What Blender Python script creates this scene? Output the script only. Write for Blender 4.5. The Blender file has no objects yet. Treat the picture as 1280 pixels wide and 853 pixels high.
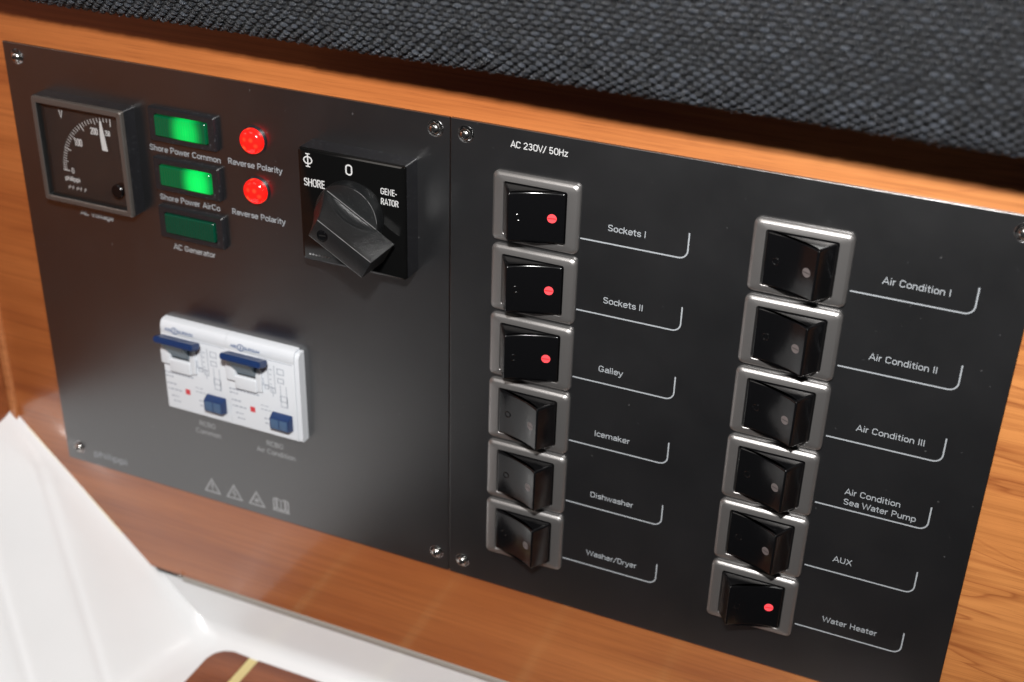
import bpy, bmesh, math, random
from mathutils import Vector, Matrix
random.seed(7)
U = 0.00118            # one drawing unit in metres (the square face plates are about 0.2 m)
C = bpy.context.scene.collection
scene = bpy.context.scene

def P(x, h, z):        # x right, h out of the panel towards the viewer, z up -> world metres
    return Vector((x * U, -h * U, z * U))

# ------------------------------------------------------------------ camera
cam_data = bpy.data.cameras.new("camera")
cam = bpy.data.objects.new("camera", cam_data)
C.objects.link(cam)
right = Vector((0.91722456, 0.39754202, 0.02567984))
down = Vector((0.21135933, -0.43098894, -0.87725467))
fwd = Vector((-0.33767787, 0.81006721, -0.47933786))
cam.matrix_world = Matrix((
    (right.x, -down.x, -fwd.x, 164.61097581 * U),
    (right.y, -down.y, -fwd.y, -341.66797527 * U),
    (right.z, -down.z, -fwd.z, 131.06335013 * U),
    (0, 0, 0, 1)))
cam_data.sensor_width = 22.3
cam_data.lens = 1646.583 / 1280 * 22.3
cam_data.clip_start = 0.01
cam_data.clip_end = 50
cam_data.dof.use_dof = True
cam_data.dof.focus_distance = 398 * U
cam_data.dof.aperture_fstop = 5.6
scene.camera = cam

# ------------------------------------------------------------------ light
world = bpy.data.worlds.new("World")
scene.world = world
world.use_nodes = True
wb = world.node_tree.nodes["Background"]
wb.inputs[0].default_value = (0.80, 0.88, 1.0, 1)
wb.inputs[1].default_value = 0.014

def area(name, loc, target, sx, sy, power, col):
    l = bpy.data.lights.new(name, 'AREA')
    l.shape = 'RECTANGLE'; l.size = sx; l.size_y = sy
    l.energy = power; l.color = col
    o = bpy.data.objects.new(name, l); C.objects.link(o)
    o.location = loc
    o.rotation_euler = (Vector(target) - Vector(loc)).to_track_quat('-Z', 'Y').to_euler()
    return o
# the camera's own flash, above the lens
area("flash", P(134, 318, 214), P(-10, 0, -100), 0.042, 0.024, 5.2, (1.0, 0.985, 0.965))
# dim soft fill, an unseen source added at upper left to lift the left side
area("fill_light", P(-420, 900, 900), P(-60, 0, -120), 0.5, 0.5, 2.4, (1.0, 0.93, 0.86))

scene.view_settings.view_transform = 'Standard'
scene.view_settings.look = 'None'
scene.view_settings.exposure = 0
scene.view_settings.gamma = 1

# ------------------------------------------------------------------ materials
def mat(name, col, rough=0.5, metal=0.0, coat=0.0, coat_rough=0.1, spec=0.5):
    m = bpy.data.materials.new(name); m.use_nodes = True
    b = m.node_tree.nodes["Principled BSDF"]
    b.inputs["Base Color"].default_value = (*col, 1)
    b.inputs["Roughness"].default_value = rough
    b.inputs["Metallic"].default_value = metal
    b.inputs["Coat Weight"].default_value = coat
    b.inputs["Coat Roughness"].default_value = coat_rough
    b.inputs["Specular IOR Level"].default_value = spec
    return m, m.node_tree, b

def N(t, kind, **kw):
    n = t.nodes.new(kind)
    for k, v in kw.items():
        if k.startswith('i_'):
            n.inputs[int(k[2:])].default_value = v
        else:
            setattr(n, k, v)
    return n

def coords(t, scale=(1, 1, 1), rot=(0, 0, 0), src='Object', loc=(0, 0, 0)):
    tc = N(t, 'ShaderNodeTexCoord'); mp = N(t, 'ShaderNodeMapping')
    mp.inputs['Scale'].default_value = scale
    mp.inputs['Rotation'].default_value = rot
    mp.inputs['Location'].default_value = loc
    t.links.new(tc.outputs[src], mp.inputs[0])
    return mp.outputs[0]

def noise(t, vec, scale, detail=3, rough=0.5, dist=0.0):
    n = N(t, 'ShaderNodeTexNoise')
    n.inputs['Scale'].default_value = scale; n.inputs['Detail'].default_value = detail
    n.inputs['Roughness'].default_value = rough; n.inputs['Distortion'].default_value = dist
    t.links.new(vec, n.inputs['Vector'])
    return n.outputs['Fac']

def ramp(t, fac, stops):
    r = N(t, 'ShaderNodeValToRGB')
    e = r.color_ramp.elements
    e[0].position, e[0].color = stops[0][0], (*stops[0][1], 1)
    e[1].position, e[1].color = stops[-1][0], (*stops[-1][1], 1)
    for p, c in stops[1:-1]:
        k = e.new(p); k.color = (*c, 1)
    t.links.new(fac, r.inputs[0])
    return r.outputs[0]

def mixc(t, fac, a, b, mode='MIX'):
    m = N(t, 'ShaderNodeMix', data_type='RGBA', blend_type=mode)
    for sock, v in ((m.inputs[0], fac), (m.inputs[6], a), (m.inputs[7], b)):
        if isinstance(v, (int, float)): sock.default_value = v
        elif isinstance(v, tuple): sock.default_value = (*v, 1)
        else: t.links.new(v, sock)
    return m.outputs[2]

def bump(t, b, hgt, strength, dist=0.001):
    n = N(t, 'ShaderNodeBump'); n.inputs['Strength'].default_value = strength
    n.inputs['Distance'].default_value = dist
    t.links.new(hgt, n.inputs['Height']); t.links.new(n.outputs[0], b.inputs['Normal'])
    return n

def wood(name, light, mid, dark, grain_rot=(0, 0, 0), coat=0.55, coat_rough=0.13, seed=0.0, knot=None, fig=1.0):
    m, t, b = mat(name, mid, 0.42, coat=coat, coat_rough=coat_rough)
    v = coords(t, (1.6, 14, 14), grain_rot, loc=(seed, seed * .7, seed * .3))
    if knot:
        # the grain swirls round a knot at a fixed place on the board
        tc = N(t, 'ShaderNodeTexCoord')
        sub = N(t, 'ShaderNodeVectorMath', operation='SUBTRACT'); sub.inputs[1].default_value = knot
        t.links.new(tc.outputs['Object'], sub.inputs[0])
        sc = N(t, 'ShaderNodeVectorMath', operation='MULTIPLY'); sc.inputs[1].default_value = (0.42, 1, 1)
        t.links.new(sub.outputs[0], sc.inputs[0])
        ln = N(t, 'ShaderNodeVectorMath', operation='LENGTH'); t.links.new(sc.outputs[0], ln.inputs[0])
        mr = N(t, 'ShaderNodeMapRange'); mr.inputs[1].default_value = 0.0; mr.inputs[2].default_value = 0.022
        mr.inputs[3].default_value = 0.30; mr.inputs[4].default_value = 0.0; mr.interpolation_type = 'SMOOTHERSTEP'
        t.links.new(ln.outputs['Value'], mr.inputs[0])
        cmb = N(t, 'ShaderNodeCombineXYZ'); t.links.new(mr.outputs[0], cmb.inputs[2])
        ad = N(t, 'ShaderNodeVectorMath', operation='ADD')
        t.links.new(v, ad.inputs[0]); t.links.new(cmb.outputs[0], ad.inputs[1]); v = ad.outputs[0]
    big = noise(t, v, 3.2, 3, 0.55, 0.6)
    # growth lines: bands of the broad noise
    mul = N(t, 'ShaderNodeMath', operation='MULTIPLY'); mul.inputs[1].default_value = 9.0 * fig
    t.links.new(big, mul.inputs[0])
    fr = N(t, 'ShaderNodeMath', operation='FRACT'); t.links.new(mul.outputs[0], fr.inputs[0])
    band = ramp(t, fr.outputs[0], [(0.0, (0.15,) * 3), (0.10, (0.55,) * 3), (0.5, (1,) * 3), (0.93, (0.8,) * 3), (1.0, (0.15,) * 3)])
    v2 = coords(t, (2.6, 230, 230), grain_rot, loc=(seed, 0, 0))
    fine = noise(t, v2, 3.0, 4, 0.6)
    v3 = coords(t, (16, 1100, 1100), grain_rot)
    pore = noise(t, v3, 3.0, 2, 0.5)
    c1 = ramp(t, big, [(0.25, dark), (0.45, mid), (0.7, light)])
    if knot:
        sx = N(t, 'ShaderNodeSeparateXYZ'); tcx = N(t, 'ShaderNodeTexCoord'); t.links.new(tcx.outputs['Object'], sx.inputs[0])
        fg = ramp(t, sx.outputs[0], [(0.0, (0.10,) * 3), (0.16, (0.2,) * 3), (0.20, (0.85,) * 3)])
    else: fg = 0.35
    if knot: c1 = mixc(t, ramp(t, sx.outputs[0], [(0.02, (0,) * 3), (0.21, (0.75,) * 3)]), c1, mixc(t, 1.0, c1, (1.62, 2.15, 2.45), 'MULTIPLY'))  # flash brightness towards the right, painted into the veneer colour
    c2 = mixc(t, fg, c1, mixc(t, band, dark, c1))
    c3 = mixc(t, ramp(t, fine, [(0.40, (0.0,) * 3), (0.62, (0.42,) * 3)]), c2, mixc(t, 1.0, c2, (1.35, 1.4, 1.45), 'MULTIPLY'))
    c3 = mixc(t, ramp(t, fine, [(0.34, (0.28,) * 3), (0.46, (0.0,) * 3)]), c3, mixc(t, 1.0, c3, (0.6, 0.5, 0.45), 'MULTIPLY'))
    c4 = mixc(t, ramp(t, pore, [(0.33, (0.30,) * 3), (0.42, (0.0,) * 3)]), c3, tuple(q * 0.6 for q in dark))
    t.links.new(c4, b.inputs['Base Color'])
    bump(t, b, fine, 0.12, 0.0003)
    return m

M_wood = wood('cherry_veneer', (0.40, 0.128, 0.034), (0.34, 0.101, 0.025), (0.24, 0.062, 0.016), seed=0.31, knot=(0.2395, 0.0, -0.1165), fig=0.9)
M_wood2 = wood('cherry_side_board', (0.30, 0.095, 0.032), (0.235, 0.068, 0.021), (0.15, 0.036, 0.010), grain_rot=(0, 0, math.radians(90)), seed=1.7, coat=0.3)
M_trim = wood('cherry_edge_trim', (0.46, 0.18, 0.065), (0.40, 0.14, 0.048), (0.32, 0.10, 0.03), grain_rot=(0, math.radians(90), 0), seed=2.9, coat=0.3, coat_rough=0.3)
M_teak = wood('teak', (0.24, 0.075, 0.028), (0.16, 0.045, 0.018), (0.085, 0.02, 0.009), grain_rot=(0, 0, math.radians(90)), seed=4.4, coat=0.4, coat_rough=0.2)
M_caulk = mat('yellow_caulk', (0.62, 0.52, 0.24), 0.55)[0]

# dark satin face plate with dust
M_plate, t, b = mat('dark_satin_plate', (0.030, 0.030, 0.033), 0.33)
b.inputs['IOR'].default_value = 2.45
v = coords(t)
g = noise(t, v, 2600, 2, 0.6)
dust = ramp(t, noise(t, v, 520, 2, 0.5), [(0.715, (0,) * 3), (0.80, (0.35,) * 3)])
sm_ = noise(t, v, 22, 4, 0.6)
cc = mixc(t, dust, ramp(t, sm_, [(0.3, (0.0045, 0.0046, 0.0052)), (0.7, (0.0065, 0.0066, 0.0074))]), (0.20, 0.20, 0.20))
t.links.new(cc, b.inputs['Base Color'])
t.links.new(ramp(t, sm_, [(0.25, (0.29,) * 3), (0.75, (0.34,) * 3)]), b.inputs['Roughness'])
bump(t, b, g, 0.22, 0.0002)

M_print = mat('pale_print', (0.30, 0.32, 0.34), 0.5)[0]
M_print_dim = mat('grey_print', (0.34, 0.35, 0.36), 0.5)[0]
M_white_print = mat('white_print', (0.50, 0.50, 0.50), 0.5)[0]
M_steel, t, b = mat('polished_steel', (0.55, 0.54, 0.52), 0.2, 1.0)
M_chamfer = mat('bare_chamfer', (0.62, 0.62, 0.63), 0.2, 1.0)[0]
M_dark = mat('black_recess', (0.006, 0.006, 0.006), 0.5)[0]

M_bezel, t, b = mat('brushed_grey_bezel', (0.26, 0.25, 0.245), 0.38, 0.8)
v = coords(t, src='Object')
bump(t, b, noise(t, v, 2400, 3, 0.7), 0.25, 0.0002)
M_gloss, t, b = mat('gloss_black_plastic', (0.0032, 0.0032, 0.0036), 0.16, spec=0.4)
v = coords(t)
bump(t, b, noise(t, v, 700, 2, 0.5), 0.05, 0.0002)
M_knob, t, b = mat('textured_black_plastic', (0.006, 0.0065, 0.007), 0.32, spec=0.6)
v = coords(t)
bump(t, b, noise(t, v, 1900, 3, 0.7), 0.45, 0.0004)
t.links.new(mixc(t, ramp(t, noise(t, v, 900, 2, 0.6), [(0.62, (0,) * 3), (0.75, (0.3,) * 3)]), (0.006, 0.0065, 0.007), (0.07, 0.07, 0.07)), b.inputs['Base Color'])
M_switchplate = mat('shiny_black_plate', (0.003, 0.003, 0.003), 0.12, spec=0.4)[0]
M_frame_blk, t, b = mat('satin_black_frame', (0.012, 0.012, 0.014), 0.32)
v = coords(t)
t.links.new(mixc(t, ramp(t, noise(t, v, 800, 3, 0.6), [(0.60, (0,) * 3), (0.74, (0.5,) * 3)]), (0.012, 0.012, 0.014), (0.11, 0.12, 0.13)), b.inputs['Base Color'])
M_meter = mat('bronze_grey_bezel', (0.14, 0.125, 0.115), 0.26, 0.6)[0]
M_dial = mat('dial_black', (0.012, 0.009, 0.008), 0.6)[0]

def emitter(name, col, strength, base):
    m, t, b = mat(name, base, 0.25)
    b.inputs['Emission Color'].default_value = (*col, 1)
    b.inputs['Emission Strength'].default_value = strength
    return m
M_ind_on = emitter('indicator_lit', (1.0, 0.055, 0.075), 0.95, (0.5, 0.05, 0.05))
M_ind_off = mat('indicator_unlit', (0.105, 0.088, 0.086), 0.4)[0]
M_bar_on = emitter('indicator_mark_lit', (0.7, 0.01, 0.02), 0.5, (0.3, 0.01, 0.01))
M_bar_off = mat('indicator_mark_unlit', (0.025, 0.02, 0.02), 0.4)[0]

# lit green lens: a small lamp behind the ribbed lens is nearest to its right half
def green(name, peak, centre):
    m, t, b = mat(name, (0.002, 0.045, 0.024), 0.2, spec=0.5)
    if peak > 0:
        tc = N(t, 'ShaderNodeTexCoord')
        sub = N(t, 'ShaderNodeVectorMath', operation='SUBTRACT'); sub.inputs[1].default_value = centre
        t.links.new(tc.outputs['Object'], sub.inputs[0])
        sc = N(t, 'ShaderNodeVectorMath', operation='MULTIPLY'); sc.inputs[1].default_value = (1 / (7.0 * U), 0, 1 / (11 * U))
        t.links.new(sub.outputs[0], sc.inputs[0])
        ln = N(t, 'ShaderNodeVectorMath', operation='LENGTH'); t.links.new(sc.outputs[0], ln.inputs[0])
        e = ramp(t, ln.outputs['Value'], [(0.0, (1,) * 3), (0.45, (0.75,) * 3), (0.8, (0.2,) * 3), (1.0, (0.05,) * 3)])
        r = N(t, 'ShaderNodeMath', operation='MULTIPLY'); r.inputs[1].default_value = peak
        t.links.new(e, r.inputs[0]); t.links.new(r.outputs[0], b.inputs['Emission Strength'])
        b.inputs['Emission Color'].default_value = (0.0, 1.0, 0.12, 1)
    wv = N(t, 'ShaderNodeTexWave'); wv.inputs['Scale'].default_value = 260; t.links.new(coords(t), wv.inputs['Vector'])
    bump(t, b, wv.outputs['Fac'], 0.35, 0.0003)
    return m
M_green = [green('green_lens_lit', 0.80, (2.2 * U, 0, -.8 * U)), green('green_lens_bright', 1.05, (5.0 * U, 0, -.5 * U)), green('green_lens_dark', 0.0, (0, 0, 0))]

M_red, t, b = mat('red_lens_lit', (0.6, 0.01, 0.008), 0.12)
v = coords(t)
vo = N(t, 'ShaderNodeTexVoronoi'); vo.inputs['Scale'].default_value = 330
t.links.new(v, vo.inputs['Vector'])
ec = mixc(t, ramp(t, vo.outputs['Distance'], [(0.0, (1,) * 3), (0.45, (0,) * 3)]), (0.80, 0.004, 0.002), (1.0, 0.10, 0.03))
t.links.new(ec, b.inputs['Emission Color']); b.inputs['Emission Strength'].default_value = 1.2

M_white, t, b = mat('white_plastic', (0.60, 0.625, 0.66), 0.35)
M_blue = mat('navy_plastic', (0.008, 0.028, 0.10), 0.33)[0]
M_blue_face = mat('navy_button_face', (0.05, 0.10, 0.19), 0.5)[0]
M_stem = mat('grey_lever_stem', (0.14, 0.19, 0.23), 0.5)[0]
M_flag = mat('red_flag', (0.55, 0.03, 0.04), 0.5)[0]
M_fine = mat('fine_grey_print', (0.26, 0.29, 0.35), 0.6)[0]
M_navy_print = mat('navy_print', (0.03, 0.08, 0.22), 0.6)[0]

M_gel, t, b = mat('white_gelcoat', (0.80, 0.785, 0.77), 0.38, coat=0.45, coat_rough=0.12)
v = coords(t)
t.links.new(ramp(t, noise(t, v, 9, 4, 0.6), [(0.3, (0.70, 0.71, 0.72)), (0.7, (0.75, 0.76, 0.77))]), b.inputs['Base Color'])
bump(t, b, noise(t, v, 16, 2, 0.4), 0.18, 0.002)
M_seal = mat('cream_sealant', (0.74, 0.70, 0.58), 0.45)[0]
M_gasket = mat('grey_gasket', (0.34, 0.32, 0.29), 0.55)[0]

# cushion cloth
def cloth(name, lo, hi, rough):
    m, t, b = mat(name, hi, rough, spec=0.35)
    b.inputs['Sheen Weight'].default_value = 0.08
    b.inputs['Sheen Roughness'].default_value = 0.4
    g = N(t, 'ShaderNodeNewGeometry')
    v = coords(t)
    fib = noise(t, v, 2600, 3, 0.7)
    c = ramp(t, g.outputs['Random Per Island'], [(0.0, lo), (0.5, tuple(a * .6 + b_ * .4 for a, b_ in zip(lo, hi))), (0.88, hi), (1.0, tuple(q * 1.35 for q in hi))])
    c = mixc(t, ramp(t, fib, [(0.35, (0.65,) * 3), (0.6, (0,) * 3)]), c, tuple(q * 0.3 for q in lo))
    t.links.new(c, b.inputs['Base Color'])
    bump(t, b, fib, 0.8, 0.0006)
    return m
M_thread = cloth('blue_grey_thread', (0.008, 0.0096, 0.0125), (0.028, 0.033, 0.042), 0.27)
M_warp = cloth('dark_warp_thread', (0.002, 0.0024, 0.003), (0.010, 0.012, 0.015), 0.4)
M_backing = mat('dark_backing', (0.006, 0.006, 0.008), 0.9)[0]

# cover glass: clear pane that reflects by angle
M_glass = bpy.data.materials.new('meter_glass'); M_glass.use_nodes = True
t = M_glass.node_tree; t.nodes.clear()
out = N(t, 'ShaderNodeOutputMaterial'); mx = N(t, 'ShaderNodeMixShader'); fr = N(t, 'ShaderNodeFresnel')
fr.inputs[0].default_value = 1.7
tr = N(t, 'ShaderNodeBsdfTransparent'); gl = N(t, 'ShaderNodeBsdfGlossy'); gl.inputs['Roughness'].default_value = 0.03
gn = N(t, 'ShaderNodeNewGeometry'); iv = N(t, 'ShaderNodeMath', operation='SUBTRACT'); iv.inputs[0].default_value = 1.0
t.links.new(gn.outputs['Backfacing'], iv.inputs[1]); mf = N(t, 'ShaderNodeMath', operation='MULTIPLY')
t.links.new(fr.outputs[0], mf.inputs[0]); t.links.new(iv.outputs[0], mf.inputs[1])
t.links.new(mf.outputs[0], mx.inputs[0]); t.links.new(tr.outputs[0], mx.inputs[1])
t.links.new(gl.outputs[0], mx.inputs[2]); t.links.new(mx.outputs[0], out.inputs[0])

# ------------------------------------------------------------------ helpers
def finish(bm, name, m, parent=None, loc=(0, 0, 0), smooth=34, recalc=True):
    if recalc: bmesh.ops.recalc_face_normals(bm, faces=bm.faces[:])
    me = bpy.data.meshes.new(name); bm.to_mesh(me); bm.free()
    me.materials.append(m)
    if smooth:
        me.polygons.foreach_set('use_smooth', [True] * len(me.polygons))
        me.set_sharp_from_angle(angle=math.radians(smooth))
    return link(me, name, parent, loc)

def link(me, name, parent=None, loc=(0, 0, 0)):
    o = bpy.data.objects.new(name, me); C.objects.link(o)
    o.location = P(*loc)
    if parent: o.parent = parent
    return o

def thing(name, label, cat, loc):
    o = bpy.data.objects.new(name, None); C.objects.link(o)
    o.empty_display_size = 0.01
    o.location = P(*loc); o['label'] = label; o['category'] = cat
    return o

def tag(o, label=None, cat=None, kind=None, group=None):
    if label: o['label'] = label
    if cat: o['category'] = cat
    if kind: o['kind'] = kind
    if group: o['group'] = group
    return o

def add_box(bm, x0, x1, h0, h1, z0, z1, bev=0.0, seg=2):
    vs = [bm.verts.new(P(x, h, z)) for x in (x0, x1) for h in (h0, h1) for z in (z0, z1)]
    fs = [bm.faces.new([vs[i] for i in q]) for q in ((0, 1, 3, 2), (4, 6, 7, 5), (0, 4, 5, 1), (2, 3, 7, 6), (0, 2, 6, 4), (1, 5, 7, 3))]
    if bev:
        es = list({e for f in fs for e in f.edges})
        bmesh.ops.bevel(bm, geom=es, offset=bev * U, segments=seg, affect='EDGES', profile=0.6)

def box(name, m, parent, x0, x1, h0, h1, z0, z1, bev=0.0, seg=2, loc=(0, 0, 0)):
    bm = bmesh.new(); add_box(bm, x0, x1, h0, h1, z0, z1, bev, seg)
    return finish(bm, name, m, parent, loc)

def rrect(hw, hz, r, n=5):
    pts = []
    for cx, cz, a0 in ((hw - r, hz - r, 0), (-hw + r, hz - r, 90), (-hw + r, -hz + r, 180), (hw - r, -hz + r, 270)):
        for k in range(n + 1):
            a = math.radians(a0 + 90 * k / n)
            pts.append((cx + r * math.cos(a), cz + r * math.sin(a)))
    return pts

def add_loops(bm, loops, cap0=False, cap1=False):
    rings = [[bm.verts.new(P(x, h, z)) for x, h, z in lp] for lp in loops]
    n = len(rings[0])
    for a, b_ in zip(rings, rings[1:]):
        for i in range(n):
            bm.faces.new((a[i], a[(i + 1) % n], b_[(i + 1) % n], b_[i]))
    if cap0: bm.faces.new(rings[0])
    if cap1: bm.faces.new(rings[-1])

def rloops(spec, cx=0, cz=0):
    return [[(cx + x, h, cz + z) for x, z in rrect(hw, hz, r)] for hw, hz, r, h in spec]

def add_lathe(bm, prof, cx=0, cz=0, seg=40, cap=True):
    loops = []
    for r, h in prof:
        loops.append([(cx + r * math.cos(2 * math.pi * k / seg), h, cz + r * math.sin(2 * math.pi * k / seg)) for k in range(seg)])
    add_loops(bm, loops, cap0=False, cap1=cap)

def add_poly(bm, pts, h0, h1):
    a = [bm.verts.new(P(x, h0, z)) for x, z in pts]; b_ = [bm.verts.new(P(x, h1, z)) for x, z in pts]
    n = len(pts)
    bm.faces.new(a[::-1]); bm.faces.new(b_)
    for i in range(n): bm.faces.new((a[i], a[(i + 1) % n], b_[(i + 1) % n], b_[i]))

def add_stroke(bm, pts, w, h, closed=False, th=0.05):
    # flat printed line: mitred ribbon
    n = len(pts)
    L_, R_ = [], []
    for i in range(n):
        p = Vector(pts[i])
        a = Vector(pts[i - 1]) if (i > 0 or closed) else None
        c = Vector(pts[(i + 1) % n]) if (i < n - 1 or closed) else None
        d1 = (p - a).normalized() if a is not None else (c - p).normalized()
        d2 = (c - p).normalized() if c is not None else d1
        n1 = Vector((-d1.y, d1.x)); n2 = Vector((-d2.y, d2.x))
        mi = (n1 + n2).normalized(); k = 1 / max(0.5, mi.dot(n1))
        L_.append(p + mi * k * w / 2); R_.append(p - mi * k * w / 2)
    rng = range(n if closed else n - 1)
    top = [[bm.verts.new(P(q.x, h + th, q.y)) for q in s] for s in (L_, R_)]
    bot = [[bm.verts.new(P(q.x, h, q.y)) for q in s] for s in (L_, R_)]
    for i in rng:
        j = (i + 1) % n
        bm.faces.new((top[0][i], top[1][i], top[1][j], top[0][j]))
        bm.faces.new((top[0][i], top[0][j], bot[0][j], bot[0][i]))
        bm.faces.new((top[1][i], bot[1][i], bot[1][j], top[1][j]))

def arc(cx, cy, rx, ry, a0, a1, n=7):
    return [(cx + rx * math.cos(math.radians(a0 + (a1 - a0) * k / n)), cy + ry * math.sin(math.radians(a0 + (a1 - a0) * k / n))) for k in range(n + 1)]
def oval(x0, x1, y0, y1):
    rx = (x1 - x0) / 2; ry = min(rx * 1.15, (y1 - y0) / 2)
    return arc(x0 + rx, y1 - ry, rx, ry, 0, 180) + arc(x0 + rx, y0 + ry, rx, ry, 180, 360) + [(x1, y1 - ry)]
_C = arc(.26, .72, .21, .22, 5, 180) + arc(.26, .28, .21, .22, 180, 355)
_n = arc(.23, .47, .165, .19, 165, 0) + [(.395, 0)]
GL = {  # condensed grotesque, drawn as centre lines; cap height 1, x height 0.73
 ' ': (.26, []), 'A': (.60, [[(.0, 0), (.27, .96), (.54, 0)], [(.09, .30), (.45, .30)]]),
 'B': (.58, [[(.07, .06), (.07, .94), (.26, .94)] + arc(.26, .735, .17, .205, 90, -90) + [(.07, .53)], [(.26, .53)] + arc(.28, .295, .19, .235, 90, -90) + [(.07, .06)]]),
 'C': (.57, [_C]), 'G': (.60, [_C + [(.48, .46), (.29, .46)]]),
 'D': (.58, [[(.07, .06), (.07, .94), (.24, .94)] + arc(.24, .70, .23, .24, 80, 0) + arc(.24, .30, .23, .24, 0, -80) + [(.24, .06), (.07, .06)]]),
 'E': (.48, [[(.42, .94), (.07, .94), (.07, .06), (.42, .06)], [(.07, .51), (.38, .51)]]),
 'H': (.60, [[(.07, 0), (.07, 1)], [(.47, 0), (.47, 1)], [(.07, .52), (.47, .52)]]), 'I': (.22, [[(.09, 0), (.09, 1)]]),
 'L': (.44, [[(.07, 1), (.07, .06), (.40, .06)]]), 'M': (.74, [[(.07, 0), (.07, .96), (.335, .1), (.60, .96), (.60, 0)]]),
 'N': (.60, [[(.07, 0), (.07, .94), (.46, .06), (.46, 1)]]), 'O': (.59, [oval(.06, .48, .06, .94)]),
 'P': (.54, [[(.07, 0), (.07, .94), (.26, .94)] + arc(.26, .70, .19, .24, 85, -85) + [(.07, .46)]]),
 'R': (.57, [[(.07, 0), (.07, .94), (.26, .94)] + arc(.26, .72, .18, .22, 85, -85) + [(.07, .50)], [(.27, .50), (.46, 0)]]),
 'S': (.54, [arc(.25, .72, .185, .22, 10, 200) + [(.14, .56), (.36, .44)] + arc(.25, .28, .195, .22, 20, -170)]),
 'T': (.50, [[(.0, .94), (.48, .94)], [(.24, .94), (.24, 0)]]), 'U': (.59, [[(.07, 1)] + arc(.265, .27, .195, .21, 180, 360) + [(.46, 1)]]),
 'V': (.56, [[(.0, 1), (.26, .04), (.52, 1)]]), 'W': (.82, [[(.0, 1), (.19, .04), (.38, .92), (.57, .04), (.76, 1)]]),
 'X': (.56, [[(.02, 0), (.48, 1)], [(.02, 1), (.48, 0)]]),
 '0': (.55, [oval(.06, .45, .06, .94)]), '1': (.55, [[(.10, .78), (.29, .96), (.29, 0)]]),
 '2': (.55, [arc(.25, .71, .185, .23, 170, -20) + [(.06, .10), (.06, .06), (.46, .06)]]),
 '3': (.55, [arc(.24, .735, .17, .205, 160, -80) + [(.18, .52)], [(.24, .52)] + arc(.24, .295, .19, .235, 80, -165)]),
 '5': (.55, [[(.42, .94), (.11, .94), (.08, .50)] + arc(.25, .32, .20, .26, 120, -160)]),
 '/': (.40, [[(.0, -.05), (.34, 1.02)]]), '-': (.34, [[(.03, .38), (.28, .38)]]),
 'a': (.47, [arc(.22, .49, .16, .18, 160, 0) + [(.38, .49), (.38, 0)], [(.38, .42), (.20, .40)] + arc(.19, .22, .145, .165, 95, 275) + [(.38, .20)]]),
 'c': (.44, [arc(.23, .46, .17, .21, 15, 180) + arc(.23, .26, .17, .21, 180, 345)]),
 'd': (.51, [[(.40, 1), (.40, 0)], arc(.23, .46, .17, .21, 15, 180) + arc(.23, .26, .17, .21, 180, 345)]),
 'e': (.49, [[(.06, .37), (.41, .37)] + arc(.235, .46, .175, .21, 0, 180) + arc(.235, .26, .175, .21, 180, 335)]),
 'g': (.51, [arc(.23, .46, .17, .21, 15, 180) + arc(.23, .28, .17, .21, 180, 345), [(.40, .72)] + arc(.235, -.02, .165, .18, 0, -160)]),
 'h': (.50, [[(.07, 1), (.07, 0)], _n]), 'i': (.20, [[(.08, 0), (.08, .72)], [(.08, .88), (.08, 1)]]),
 'k': (.47, [[(.07, 1), (.07, 0)], [(.37, .72), (.09, .34)], [(.17, .45), (.41, 0)]]), 'l': (.20, [[(.08, 0), (.08, 1)]]),
 'm': (.76, [[(.07, .72), (.07, 0)], arc(.22, .49, .145, .17, 165, 0) + [(.365, 0)], arc(.51, .49, .145, .17, 170, 0) + [(.655, 0)]]),
 'n': (.50, [[(.07, .72), (.07, 0)], _n]), 'o': (.49, [oval(.06, .41, .06, .67)]),
 'p': (.51, [[(.07, .72), (.07, -.27)], arc(.24, .46, .17, .21, 165, 0) + arc(.24, .26, .17, .21, 0, -165)]),
 'r': (.34, [[(.07, .72), (.07, 0)], arc(.25, .46, .17, .20, 165, 85)]),
 's': (.44, [arc(.215, .50, .15, .165, 10, 205) + [(.12, .40), (.31, .32)] + arc(.215, .215, .165, .16, 25, -170)]),
 't': (.34, [[(.14, .92)] + arc(.26, .17, .12, .12, 180, 275), [(.01, .66), (.29, .66)]]),
 'u': (.50, [[(.07, .72)] + arc(.235, .25, .165, .19, 180, 345), [(.40, .72), (.40, 0)]]),
 'v': (.45, [[(.0, .72), (.20, .04), (.40, .72)]]), 'w': (.66, [[(.0, .72), (.15, .04), (.30, .66), (.45, .04), (.60, .72)]]),
 'y': (.45, [[(.01, .72), (.21, .06)], [(.41, .72), (.18, -.12)] + [(.12, -.22), (.02, -.24)]]),
 'z': (.44, [[(.04, .66), (.36, .66), (.04, .06), (.38, .06)]]),
}
def text(body, m, parent, x, base, h, cap=2.2, sx=0.93, name='lettering', origin=(0, 0, 0), bold=0.0, width=None):
    """print at panel position x, baseline z=base, height h above the panel; origin = parent's own position"""
    adv = 0
    for ch in body: adv += GL[ch][0]
    adv -= 0.10
    kx = width / (adv + 0.06) if width else sx * cap
    wt_ = cap * (0.122 + bold)
    bm = bmesh.new(); px = 0.0; k = 0
    for ch in body:
        a, strokes = GL[ch]
        for st in strokes:
            pts = [((px + q[0]) * kx + wt_ * .3, q[1] * cap * .97 + .01) for q in st]
            cl = [pts[0]]
            for p in pts[1:]:
                if math.dist(p, cl[-1]) > 0.02 * cap: cl.append(p)
            add_stroke(bm, cl, wt_, 0, th=0.045 + 0.003 * (k % 4)); k += 1
        px += a
    return finish(bm, name, m, parent, (x - origin[0], h - origin[1], base - origin[2]), smooth=0)

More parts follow.
